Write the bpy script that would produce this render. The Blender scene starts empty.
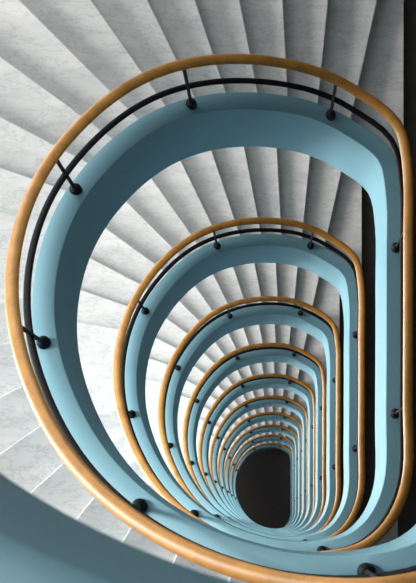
import bpy, bmesh, math, random
from mathutils import Vector
C = bpy.context.scene.collection
random.seed(4)

# ---------------------------------------------------------------- scale
U = 0.003            # plan unit -> metres
H = 3.9              # storey height (m)
NT = 25              # risers per storey
NLAST = 10           # lowest flight
DL = 2.182           # depth of the first landing's parapet below the eye, in storeys
GAP = 0.100          # treads lie this far (in storeys) below the parapet top
ZC = (DL + NLAST - 1 + GAP) * H      # eye height above the ground floor

# ---------------------------------------------------------------- camera
cam = bpy.data.cameras.new('camera'); co = bpy.data.objects.new('camera', cam); C.objects.link(co)
co.location = (0, 0, ZC); co.rotation_euler = (0, 0, 0)
cam.sensor_fit = 'VERTICAL'; cam.sensor_height = 36; cam.lens = 36 * 1300 / 583
cam.shift_x = -59.8 / 583; cam.shift_y = 233.3 / 583
cam.clip_start = 0.05
cam.dof.use_dof = True; cam.dof.focus_distance = 10; cam.dof.aperture_fstop = 9.5
bpy.context.scene.camera = co

# ---------------------------------------------------------------- light
w = bpy.data.worlds.new('world'); bpy.context.scene.world = w; w.use_nodes = True
bg = w.node_tree.nodes['Background']
bg.inputs['Color'].default_value = (0.62, 0.78, 0.95, 1); bg.inputs['Strength'].default_value = 0.10
def area(name, loc, rot, sx, sy, power, col=(1, 0.945, 0.89)):
    l = bpy.data.lights.new(name, 'AREA'); l.shape = 'RECTANGLE'; l.size = sx; l.size_y = sy
    l.energy = power; l.color = col
    o = bpy.data.objects.new(name, l); C.objects.link(o); o.location = loc; o.rotation_euler = rot
    return o
WX = -10.0          # window wall on the left
for n in range(0, NLAST + 1):
    zf = ZC - (DL + n - 1 + GAP) * H          # landing n floor
    for wy, wz, wp in ((2.6, 1.05, 830), (0.75, 0.85, 45), (-1.0, 0.9, 115)):
        area('window_light', (WX + 0.06, wy, zf + H * wz), (0, -math.pi / 2, 0), 3.5, 1.6, wp)
    area('window_light', (-3.4, 5.94, zf + H * 0.85), (-math.pi / 2, 0, 0), 2.6, 3.0, 95)
    area('window_light', (-0.6, 5.94, zf + H * 0.75), (-math.pi / 2, 0, 0), 2.6, 3.0, 8)
area('overhead_fill', (-0.9, 1.2, ZC + 1.6 * H), (0, 0, 0), 3.5, 4.5, 45, (0.72, 0.87, 1.0))  # bluish fill added below the closed ceiling to lift the nearest flights
sc = bpy.context.scene
sc.view_settings.view_transform = 'Standard'; sc.view_settings.look = 'None'
sc.view_settings.gamma = 1; sc.view_settings.use_curve_mapping = False
sc.view_settings.exposure = 0.15

# ---------------------------------------------------------------- materials
def newmat(name):
    m = bpy.data.materials.new(name); m.use_nodes = True
    nt = m.node_tree; return m, nt, nt.nodes['Principled BSDF']
def coords(nt, scale=(1, 1, 1)):
    t = nt.nodes.new('ShaderNodeTexCoord'); mp = nt.nodes.new('ShaderNodeMapping')
    mp.inputs['Scale'].default_value = scale
    nt.links.new(t.outputs['Object'], mp.inputs['Vector']); return mp.outputs['Vector']
def noise(nt, vec, scale, detail=4, rough=0.55, dist=0.0):
    n = nt.nodes.new('ShaderNodeTexNoise'); n.inputs['Scale'].default_value = scale
    n.inputs['Detail'].default_value = detail; n.inputs['Roughness'].default_value = rough
    n.inputs['Distortion'].default_value = dist
    nt.links.new(vec, n.inputs['Vector']); return n.outputs['Fac']
def ramp(nt, fac, stops):
    r = nt.nodes.new('ShaderNodeValToRGB'); e = r.color_ramp.elements
    while len(e) < len(stops): e.new(0.5)
    for k, (p, c) in enumerate(stops): e[k].position = p; e[k].color = (*c, 1)
    nt.links.new(fac, r.inputs['Fac']); return r.outputs['Color']
def mult(nt, a, b, f=1.0):
    m = nt.nodes.new('ShaderNodeMix'); m.data_type = 'RGBA'; m.blend_type = 'MULTIPLY'; m.inputs[0].default_value = f
    nt.links.new(a, m.inputs[6]); nt.links.new(b, m.inputs[7]); return m.outputs[2]
def bump(nt, fac, bs, strength, dist=0.002):
    b = nt.nodes.new('ShaderNodeBump'); b.inputs['Strength'].default_value = strength; b.inputs['Distance'].default_value = dist
    nt.links.new(fac, b.inputs['Height']); nt.links.new(b.outputs['Normal'], bs.inputs['Normal'])

def marble():
    m, nt, bs = newmat('veined_marble')
    v = coords(nt)
    obi = nt.nodes.new('ShaderNodeObjectInfo')
    add = nt.nodes.new('ShaderNodeVectorMath'); add.operation = 'ADD'
    sc_ = nt.nodes.new('ShaderNodeVectorMath'); sc_.operation = 'SCALE'; sc_.inputs['Scale'].default_value = 40
    cmb = nt.nodes.new('ShaderNodeCombineXYZ')
    for k in range(3): nt.links.new(obi.outputs['Random'], cmb.inputs[k])
    nt.links.new(cmb.outputs[0], sc_.inputs[0]); nt.links.new(v, add.inputs[0]); nt.links.new(sc_.outputs[0], add.inputs[1])
    v = add.outputs[0]
    mp = nt.nodes.new('ShaderNodeMapping'); mp.inputs['Rotation'].default_value = (0, 0, 0.8); mp.inputs['Scale'].default_value = (1, 2.6, 1)
    nt.links.new(v, mp.inputs['Vector'])
    cloud = ramp(nt, noise(nt, mp.outputs['Vector'], 3.2, 8, 0.68), [(0.3, (0.50, 0.525, 0.54)), (0.68, (0.68, 0.69, 0.69))])
    v = mp.outputs['Vector']
    n1 = noise(nt, v, 5, 9, 0.66, 0.35)
    vein = ramp(nt, n1, [(0.0, (1, 1, 1)), (0.47, (1, 1, 1)), (0.495, (0.74, 0.76, 0.77)), (0.51, (1, 1, 1)), (1, (1, 1, 1))])
    n2 = noise(nt, v, 17, 6, 0.7, 0.6)
    spk = ramp(nt, n2, [(0.0, (0.62, 0.64, 0.66)), (0.34, (0.9, 0.9, 0.9)), (0.42, (1, 1, 1)), (1, (1, 1, 1))])
    tone = ramp(nt, obi.outputs['Random'], [(0.0, (0.91, 0.915, 0.92)), (1.0, (1, 1, 1))])
    c = mult(nt, mult(nt, mult(nt, cloud, vein), spk), tone)
    nt.links.new(c, bs.inputs['Base Color']); bs.inputs['Roughness'].default_value = 0.5
    return m
def paint():
    m, nt, bs = newmat('blue_paint')
    v = coords(nt)
    c = ramp(nt, noise(nt, v, 3, 5), [(0.3, (0.150, 0.305, 0.375)), (0.7, (0.165, 0.328, 0.402))])
    nt.links.new(c, bs.inputs['Base Color']); bs.inputs['Roughness'].default_value = 0.55; bs.inputs['Specular IOR Level'].default_value = 0.15
    bump(nt, noise(nt, v, 60, 3), bs, 0.12)
    return m
def wood():
    m, nt, bs = newmat('varnished_wood')
    v = coords(nt)
    c1 = ramp(nt, noise(nt, v, 9, 6, 0.6, 0.4), [(0.3, (0.31, 0.140, 0.024)), (0.7, (0.47, 0.225, 0.043))])
    c2 = ramp(nt, noise(nt, v, 55, 4, 0.7), [(0.25, (0.72, 0.68, 0.64)), (0.45, (1, 1, 1)), (1, (1, 1, 1))])
    nt.links.new(mult(nt, c1, c2), bs.inputs['Base Color']); bs.inputs['Roughness'].default_value = 0.42
    return m
def plain(name, col, rough=0.5, metal=0.0):
    m, nt, bs = newmat(name)
    v = coords(nt)
    lo = tuple(x * 0.85 for x in col); hi = tuple(min(1, x * 1.12) for x in col)
    c = ramp(nt, noise(nt, v, 8, 4), [(0.3, lo), (0.7, hi)])
    nt.links.new(c, bs.inputs['Base Color']); bs.inputs['Roughness'].default_value = rough; bs.inputs['Specular IOR Level'].default_value = 0.15; bs.inputs['Metallic'].default_value = metal
    return m
M_MARBLE, M_PAINT, M_WOOD = marble(), paint(), wood()
M_IRON = plain('black_iron', (0.005, 0.006, 0.008), 0.6)
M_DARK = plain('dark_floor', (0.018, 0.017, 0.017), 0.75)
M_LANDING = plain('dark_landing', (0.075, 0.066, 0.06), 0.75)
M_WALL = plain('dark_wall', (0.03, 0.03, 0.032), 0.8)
M_PLASTER = plain('grey_plaster', (0.05, 0.075, 0.09), 0.85)

# ---------------------------------------------------------------- plan of the stairwell
P = [(259.2,-808.0),(172.5,-865.1),(99.7,-883.0),(40.5,-884.7),(-20.1,-879.1),(-84.2,-863.4),(-144.0,-837.9),(-192.4,-803.6),
(-239.0,-764.9),(-278.4,-713.9),(-316.0,-651.9),(-342.3,-590.8),(-360.5,-525.2),(-368.4,-457.1),(-370.8,-384.5),(-359.4,-313.3),
(-340.1,-246.2),(-309.3,-182.4),(-274.1,-120.9),(-231.0,-68.0),(-177.3,-23.2),(-112.1,20.1),(-40.3,43.7),(38.2,62.5),(120.3,61.7),
(195.7,39.5),(250.6,-17.2),(281.2,-106.4),(283.0,-242.4),(283.9,-407.7),(284.0,-573.9),(283.0,-712.6)]
M = len(P)
for _ in range(3):                     # fair the curve
    P = [P[i] if not 2 <= i <= 22 else tuple(P[i][c] - 0.06 * (P[i-2][c] - 4*P[i-1][c] + 6*P[i][c] - 4*P[(i+1) % M][c] + P[(i+2) % M][c]) for c in (0, 1)) for i in range(M)]
BN = [0.215,0.203,0.203,0.197,0.187,0.172,0.186,0.217,0.215]      # parapet depth round the turn (storeys)
AN = [0.158,0.165,0.162,0.160,0.165,0.185,0.215,0.160,0.158]      # handrail height
HS = [0,4,9,13,17,21,25]; HV = [0,0.0355,0.0387,-0.0007,-0.022,-0.0218,0]
W_IN, W_OUT, W_R = 25.9, 10.0, 10.2
def lerp(x, xs, ys):
    if x <= xs[0]: return ys[0]
    for k in range(len(xs) - 1):
        if x <= xs[k + 1]: return ys[k] + (ys[k + 1] - ys[k]) * (x - xs[k]) / (xs[k + 1] - xs[k])
    return ys[-1]
def cosl(x, xs, ys):
    # cosine-free smooth: average of neighbours
    return sum(lerp(x + d, xs, ys) for d in (-1.6, -0.8, 0, 0.8, 1.6)) / 5
def plan(s):
    s = s % M; k = int(s); t = s - k
    A, B, D, E = P[(k - 1) % M], P[k], P[(k + 1) % M], P[(k + 2) % M]
    f = lambda a, b, c, d: .5 * (2*b + (c - a)*t + (2*a - 5*b + 4*c - d)*t*t + (3*b - a - 3*c + d)*t**3)
    return Vector((f(A[0], B[0], D[0], E[0]), f(A[1], B[1], D[1], E[1])))
def normal(s):
    d = plan(s + 0.35) - plan(s - 0.35)
    n = Vector((d.y, -d.x)).normalized()
    cx = Vector((-40, -410))
    return n if (plan(s) - cx).dot(n) > 0 else -n
GRID = [k * M / 8 for k in range(9)]
def depth(s, n):
    """depth below the eye (storeys) of the parapet top, s in [25 .. 0 .. -7] going down turn n"""
    if s < 0: base = 0.0; hv = 0.0
    else: base = s / NT; hv = lerp(s, HS, HV)
    return DL + n - 1 - base + hv
def depth_s(s, n):
    # rounded at the landings
    tot = 0; k = 0
    for d in (-1.2, -0.6, 0, 0.6, 1.2):
        q = s + d
        if q > NT: v = depth(NT, n)
        else: v = depth(q, n)
        tot += v; k += 1
    return tot / k
def bval(s): return lerp(s % M, GRID, BN)
def aval(s): return lerp(s % M, GRID, AN)
def W3(q, d): return Vector((q.x * U, -q.y * U, ZC - d * H))
JOINT = 29
PATH = [JOINT - k * 0.25 for k in range(int(M / 0.25) + 1)]      # 29 -> -3, joints lie half-way along the landings
def path(n): return PATH + ([-3 - k * 0.25 for k in range(1, 16)] if n == NLAST else [])

# ---------------------------------------------------------------- helpers
def link(name, bm, mat, parent=None, smooth=True, origin=None):
    me = bpy.data.meshes.new(name)
    if origin is not None: bmesh.ops.translate(bm, verts=bm.verts, vec=-origin)
    bmesh.ops.recalc_face_normals(bm, faces=bm.faces)
    bm.to_mesh(me); bm.free(); me.materials.append(mat)
    for p in me.polygons: p.use_smooth = smooth
    if smooth:
        try: me.set_sharp_from_angle(angle=math.radians(40))
        except Exception: pass
    o = bpy.data.objects.new(name, me); C.objects.link(o)
    if parent is not None:
        o.parent = parent
        if origin is not None: o.location = origin - parent.location
        else: o.location = -parent.location
    elif origin is not None: o.location = origin
    return o
def sweep(sections, close=True):
    """sections: list of lists of Vectors (closed profile), capped"""
    bm = bmesh.new(); rows = [[bm.verts.new(p) for p in s] for s in sections]; m = len(rows[0])
    for a, b in zip(rows, rows[1:]):
        for k in range(m): bm.faces.new((a[k], a[(k + 1) % m], b[(k + 1) % m], b[k]))
    if close: bm.faces.new(rows[0]); bm.faces.new(rows[-1][::-1])
    return bm
def empty(name, loc, label, cat, group=None):
    o = bpy.data.objects.new(name, None); C.objects.link(o); o.location = loc
    o['label'] = label; o['category'] = cat
    if group: o['group'] = group
    return o
def box(x0, x1, y0, y1, z0, z1, bm=None):
    bm = bm or bmesh.new()
    vs = [bm.verts.new((x, y, z)) for x in (x0, x1) for y in (y0, y1) for z in (z0, z1)]
    for f in ((0,1,3,2),(4,6,7,5),(0,4,5,1),(2,3,7,6),(0,2,6,4),(1,5,7,3)): bm.faces.new([vs[i] for i in f])
    return bm
def struct(o): o['kind'] = 'structure'; return o

# ---------------------------------------------------------------- setting
def floor_poly(n):
    pts = [(300, -1330), (880, -1330), (880, 640), (300, 640)]
    inner = [(297, -10)]
    s = NT + 0.9
    while s < M - 0.4:
        q = plan(s) + normal(s) * (W_OUT - 4); inner.append((q.x, q.y)); s += 0.5
    inner += [(300, -790)]
    return pts + inner
for n in range(-1, NLAST):
    zf = ZC - (DL + n - 1 + GAP) * H
    pts = floor_poly(n)
    bm = bmesh.new()
    top = [bm.verts.new((x * U, -y * U, zf)) for x, y in pts]; bot = [bm.verts.new((x * U, -y * U, zf - 0.28)) for x, y in pts]
    bm.faces.new(top); bm.faces.new(bot[::-1])
    for k in range(len(top)): bm.faces.new((top[k], bot[k], bot[(k+1) % len(top)], top[(k+1) % len(top)]))
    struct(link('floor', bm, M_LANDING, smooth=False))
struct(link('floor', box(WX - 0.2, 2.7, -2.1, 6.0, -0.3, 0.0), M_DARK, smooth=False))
ZT = ZC + 1.7 * H
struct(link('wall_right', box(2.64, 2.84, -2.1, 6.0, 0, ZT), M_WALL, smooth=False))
struct(link('wall_back', box(WX - 0.2, 2.84, 6.0, 6.2, 0, ZT), M_PLASTER, smooth=False))
struct(link('wall_front', box(WX - 0.2, 2.84, -2.3, -2.1, 0, ZT), M_PLASTER, smooth=False))
struct(link('wall_left', box(WX - 0.2, WX, -2.1, 6.0, 0, ZT), M_PLASTER, smooth=False))
struct(link('ceiling', box(WX - 0.2, 2.84, -2.3, 6.2, ZT, ZT + 0.2), M_PLASTER, smooth=False))

# ---------------------------------------------------------------- stair flights
ANG = [-90,-77.5,-84.3,-93,-101,-108.5,-116,-125.3,-135,-144,-152.5,-161,-169.5,-180,-190,-196,-207,-215,-222,-231,-238,-246,-254,-261,-267,-270]
def foot(i):
    if i == 0: return Vector((300, -775))
    if i == NT: return Vector((297, -25))
    return plan(i) + normal(i) * -4
def outp(i, L=None):
    a = math.radians(ANG[i]); d = Vector((math.cos(a), math.sin(a)))
    f = foot(i)
    # to the outer string: a rounded rectangle round the well
    best = 9999
    for lim, comp in ((-1215, 0), ):
        if d.x < -1e-6: best = min(best, (lim - f.x) / d.x)
    if d.y < -1e-6: best = min(best, (-1375 - f.y) / d.y)
    if d.y > 1e-6: best = min(best, (680 - f.y) / d.y)
    return f + d * min(best, 560)
def tread_polygon(i, over):
    a0, a1 = foot(i), foot(i + 1)
    inner = []
    lo, hi = (-0.7 if i == 0 else i), (NT + 0.9 if i == NT - 1 else i + 1)
    k = 0
    for k in range(0, 5):
        s = lo + (hi - lo) * k / 4
        q = plan(s) + normal(s) * -4
        inner.append(q)
    o0, o1 = outp(i), outp(i + 1)
    pts = []
    if i == 0: pts.append(a0)
    pts += inner
    if i == NT - 1: pts.append(a1)
    pts += [o1, o0]
    if over:
        # nosing: push the lower edge (line i) forward
        d = (o0 - a0).normalized(); nrm = Vector((-d.y, d.x))
        mid = (o1 + a1) / 2
        if (mid - a0).dot(nrm) > 0: nrm = -nrm
        pts[0] = pts[0] + nrm * over; pts[-1] = pts[-1] + nrm * over
    return pts
def prism(pts, z0, z1, bm, bev=0.0):
    top = [bm.verts.new((p.x * U, -p.y * U, z1)) for p in pts]; bot = [bm.verts.new((p.x * U, -p.y * U, z0)) for p in pts]
    bm.faces.new(top); bm.faces.new(bot[::-1])
    for k in range(len(top)): bm.faces.new((top[k], bot[k], bot[(k+1) % len(top)], top[(k+1) % len(top)]))
    return bm
RISE = H / NT
STEP = []
for i in range(NT):
    bm = bmesh.new()
    prism(tread_polygon(i, 5), -0.032, 0.0, bm)
    fr = [e for e in bm.edges if all(abs(v.co.z) < 1e-6 for v in e.verts)]
    bmesh.ops.bevel(bm, geom=fr, offset=0.006, segments=2, affect='EDGES', profile=0.5)
    prism(tread_polygon(i, 0), -RISE - 0.03 - 0.09, -0.032, bm)
    STEP.append(bm)
ORD = ['topmost', 'second', 'third', 'fourth', 'fifth', 'sixth', 'seventh', 'eighth', 'ninth', 'tenth', 'eleventh']
LF = {0: 'blurred nearest flight of blue-sided marble stairs crossing the lower left corner',
      1: 'largest full ring of white marble steps with blue parapet, outermost complete loop in view',
      NLAST: 'smallest, lowest blue ring of marble steps, edging the black bottom of the well'}
LR = {0: 'wooden handrail over the blurred blue parapet nearest the viewer at the lower left',
      1: 'largest full loop of wooden handrail, on the outermost complete blue ring',
      NLAST: 'smallest wooden handrail loop, next to the black hole of the well'}
step_mesh = []
PROFR = 12
def make_flight(n):
    zf = ZC - (DL + n - 1 + GAP) * H
    base = Vector((0.9, 2.45, zf))
    lab = LF.get(n, '%s ring of marble stairs with blue parapet, counting inward from the largest full ring' % ORD[n - 1])
    t = empty('stair_flight', base, lab, 'stairs', 'flights of the spiral staircase')
    secs = []
    for s in path(n):
        q = plan(s); nn = normal(s); d = depth_s(s, n); b = bval(s)
        i_, o_ = q - nn * W_IN, q + nn * W_OUT
        e = 1.6; dz = 0.0045 / H * 1.0
        secs.append([W3(i_, d + b), W3(i_, d + dz), W3(i_ + nn * e, d), W3(o_ - nn * e, d), W3(o_, d + dz), W3(o_, d + b)])
    link('parapet', sweep(secs), M_PAINT, t)
    for i in range(NT):
        if n == 0 or not step_mesh or len(step_mesh) <= i:
            o = link('marble_step', STEP[i].copy(), M_MARBLE, None, smooth=False)
            if len(step_mesh) <= i: step_mesh.append(o.data)
        else:
            o = bpy.data.objects.new('marble_step', step_mesh[i]); C.objects.link(o)
        o.parent = t; o.location = Vector((0, 0, zf + (i + 1) * RISE)) - base
    return t
def tube_pts(p, u, v, ru, rv, k, rnd=1.0):
    return [p + u * (ru * math.cos(2 * math.pi * j / k)) + v * (rv * math.sin(2 * math.pi * j / k)) for j in range(k)]
def cyl(bm, p0, p1, r0, r1, k=12):
    ax = (p1 - p0).normalized(); u = ax.orthogonal().normalized(); v = ax.cross(u)
    a = [bm.verts.new(x) for x in tube_pts(p0, u, v, r0, r0, k)]; b = [bm.verts.new(x) for x in tube_pts(p1, u, v, r1, r1, k)]
    for j in range(k): bm.faces.new((a[j], a[(j+1) % k], b[(j+1) % k], b[j]))
    bm.faces.new(a[::-1]); bm.faces.new(b)
POSTS = [28, 24, 20, 15.5, 11, 6.2, 1.5, -1.8]
LOWR = 0.073
KOFF = -4.9
def make_railing(n):
    d0 = depth_s(-3, n)
    base = W3(plan(-3), d0)
    lab = LR.get(n, '%s loop of wooden handrail with black lower rail, counting inward from the largest full loop' % ORD[n - 1])
    t = empty('stair_railing', base, lab, 'railing', 'railings of the spiral staircase')
    for name, mat, fr, ru, rv in (('wooden_handrail', M_WOOD, None, W_R * U, 0.022), ('lower_rail', M_IRON, LOWR, 6.0 * U, 0.013)):
        secs = []
        for s in path(n):
            q = plan(s); nn = normal(s); a = aval(s) if fr is None else fr
            p = W3(q, depth_s(s, n) - a); u = Vector((nn.x, -nn.y, 0)); v = Vector((0, 0, 1))
            secs.append(tube_pts(p, u, v, ru, rv, PROFR))
        link(name, sweep(secs), mat, t)
    for s in POSTS:
        q = plan(s) + normal(s) * KOFF; d = depth_s(s, n)
        p0 = W3(q, d); p1 = W3(plan(s), d - aval(s)) - Vector((0, 0, 0.01))
        bm = bmesh.new(); cyl(bm, p0, p1, 0.0105, 0.0105, 10)
        po = link('baluster', bm, M_IRON, t, origin=p0)
        bm = bmesh.new()
        prof = [(0.033, -0.012), (0.033, 0.022), (0.030, 0.036), (0.022, 0.048), (0.010, 0.054)]
        rings = [[bm.verts.new((r * math.cos(j * math.pi / 8), r * math.sin(j * math.pi / 8), z)) for j in range(16)] for r, z in prof]
        for a, b in zip(rings, rings[1:]):
            for j in range(16): bm.faces.new((a[j], a[(j+1) % 16], b[(j+1) % 16], b[j]))
        bm.faces.new(rings[0][::-1]); bm.faces.new(rings[-1])
        c = link('base_cap', bm, M_IRON); c.parent = po
    return t
for n in range(0, NLAST + 1):
    make_flight(n); make_railing(n)
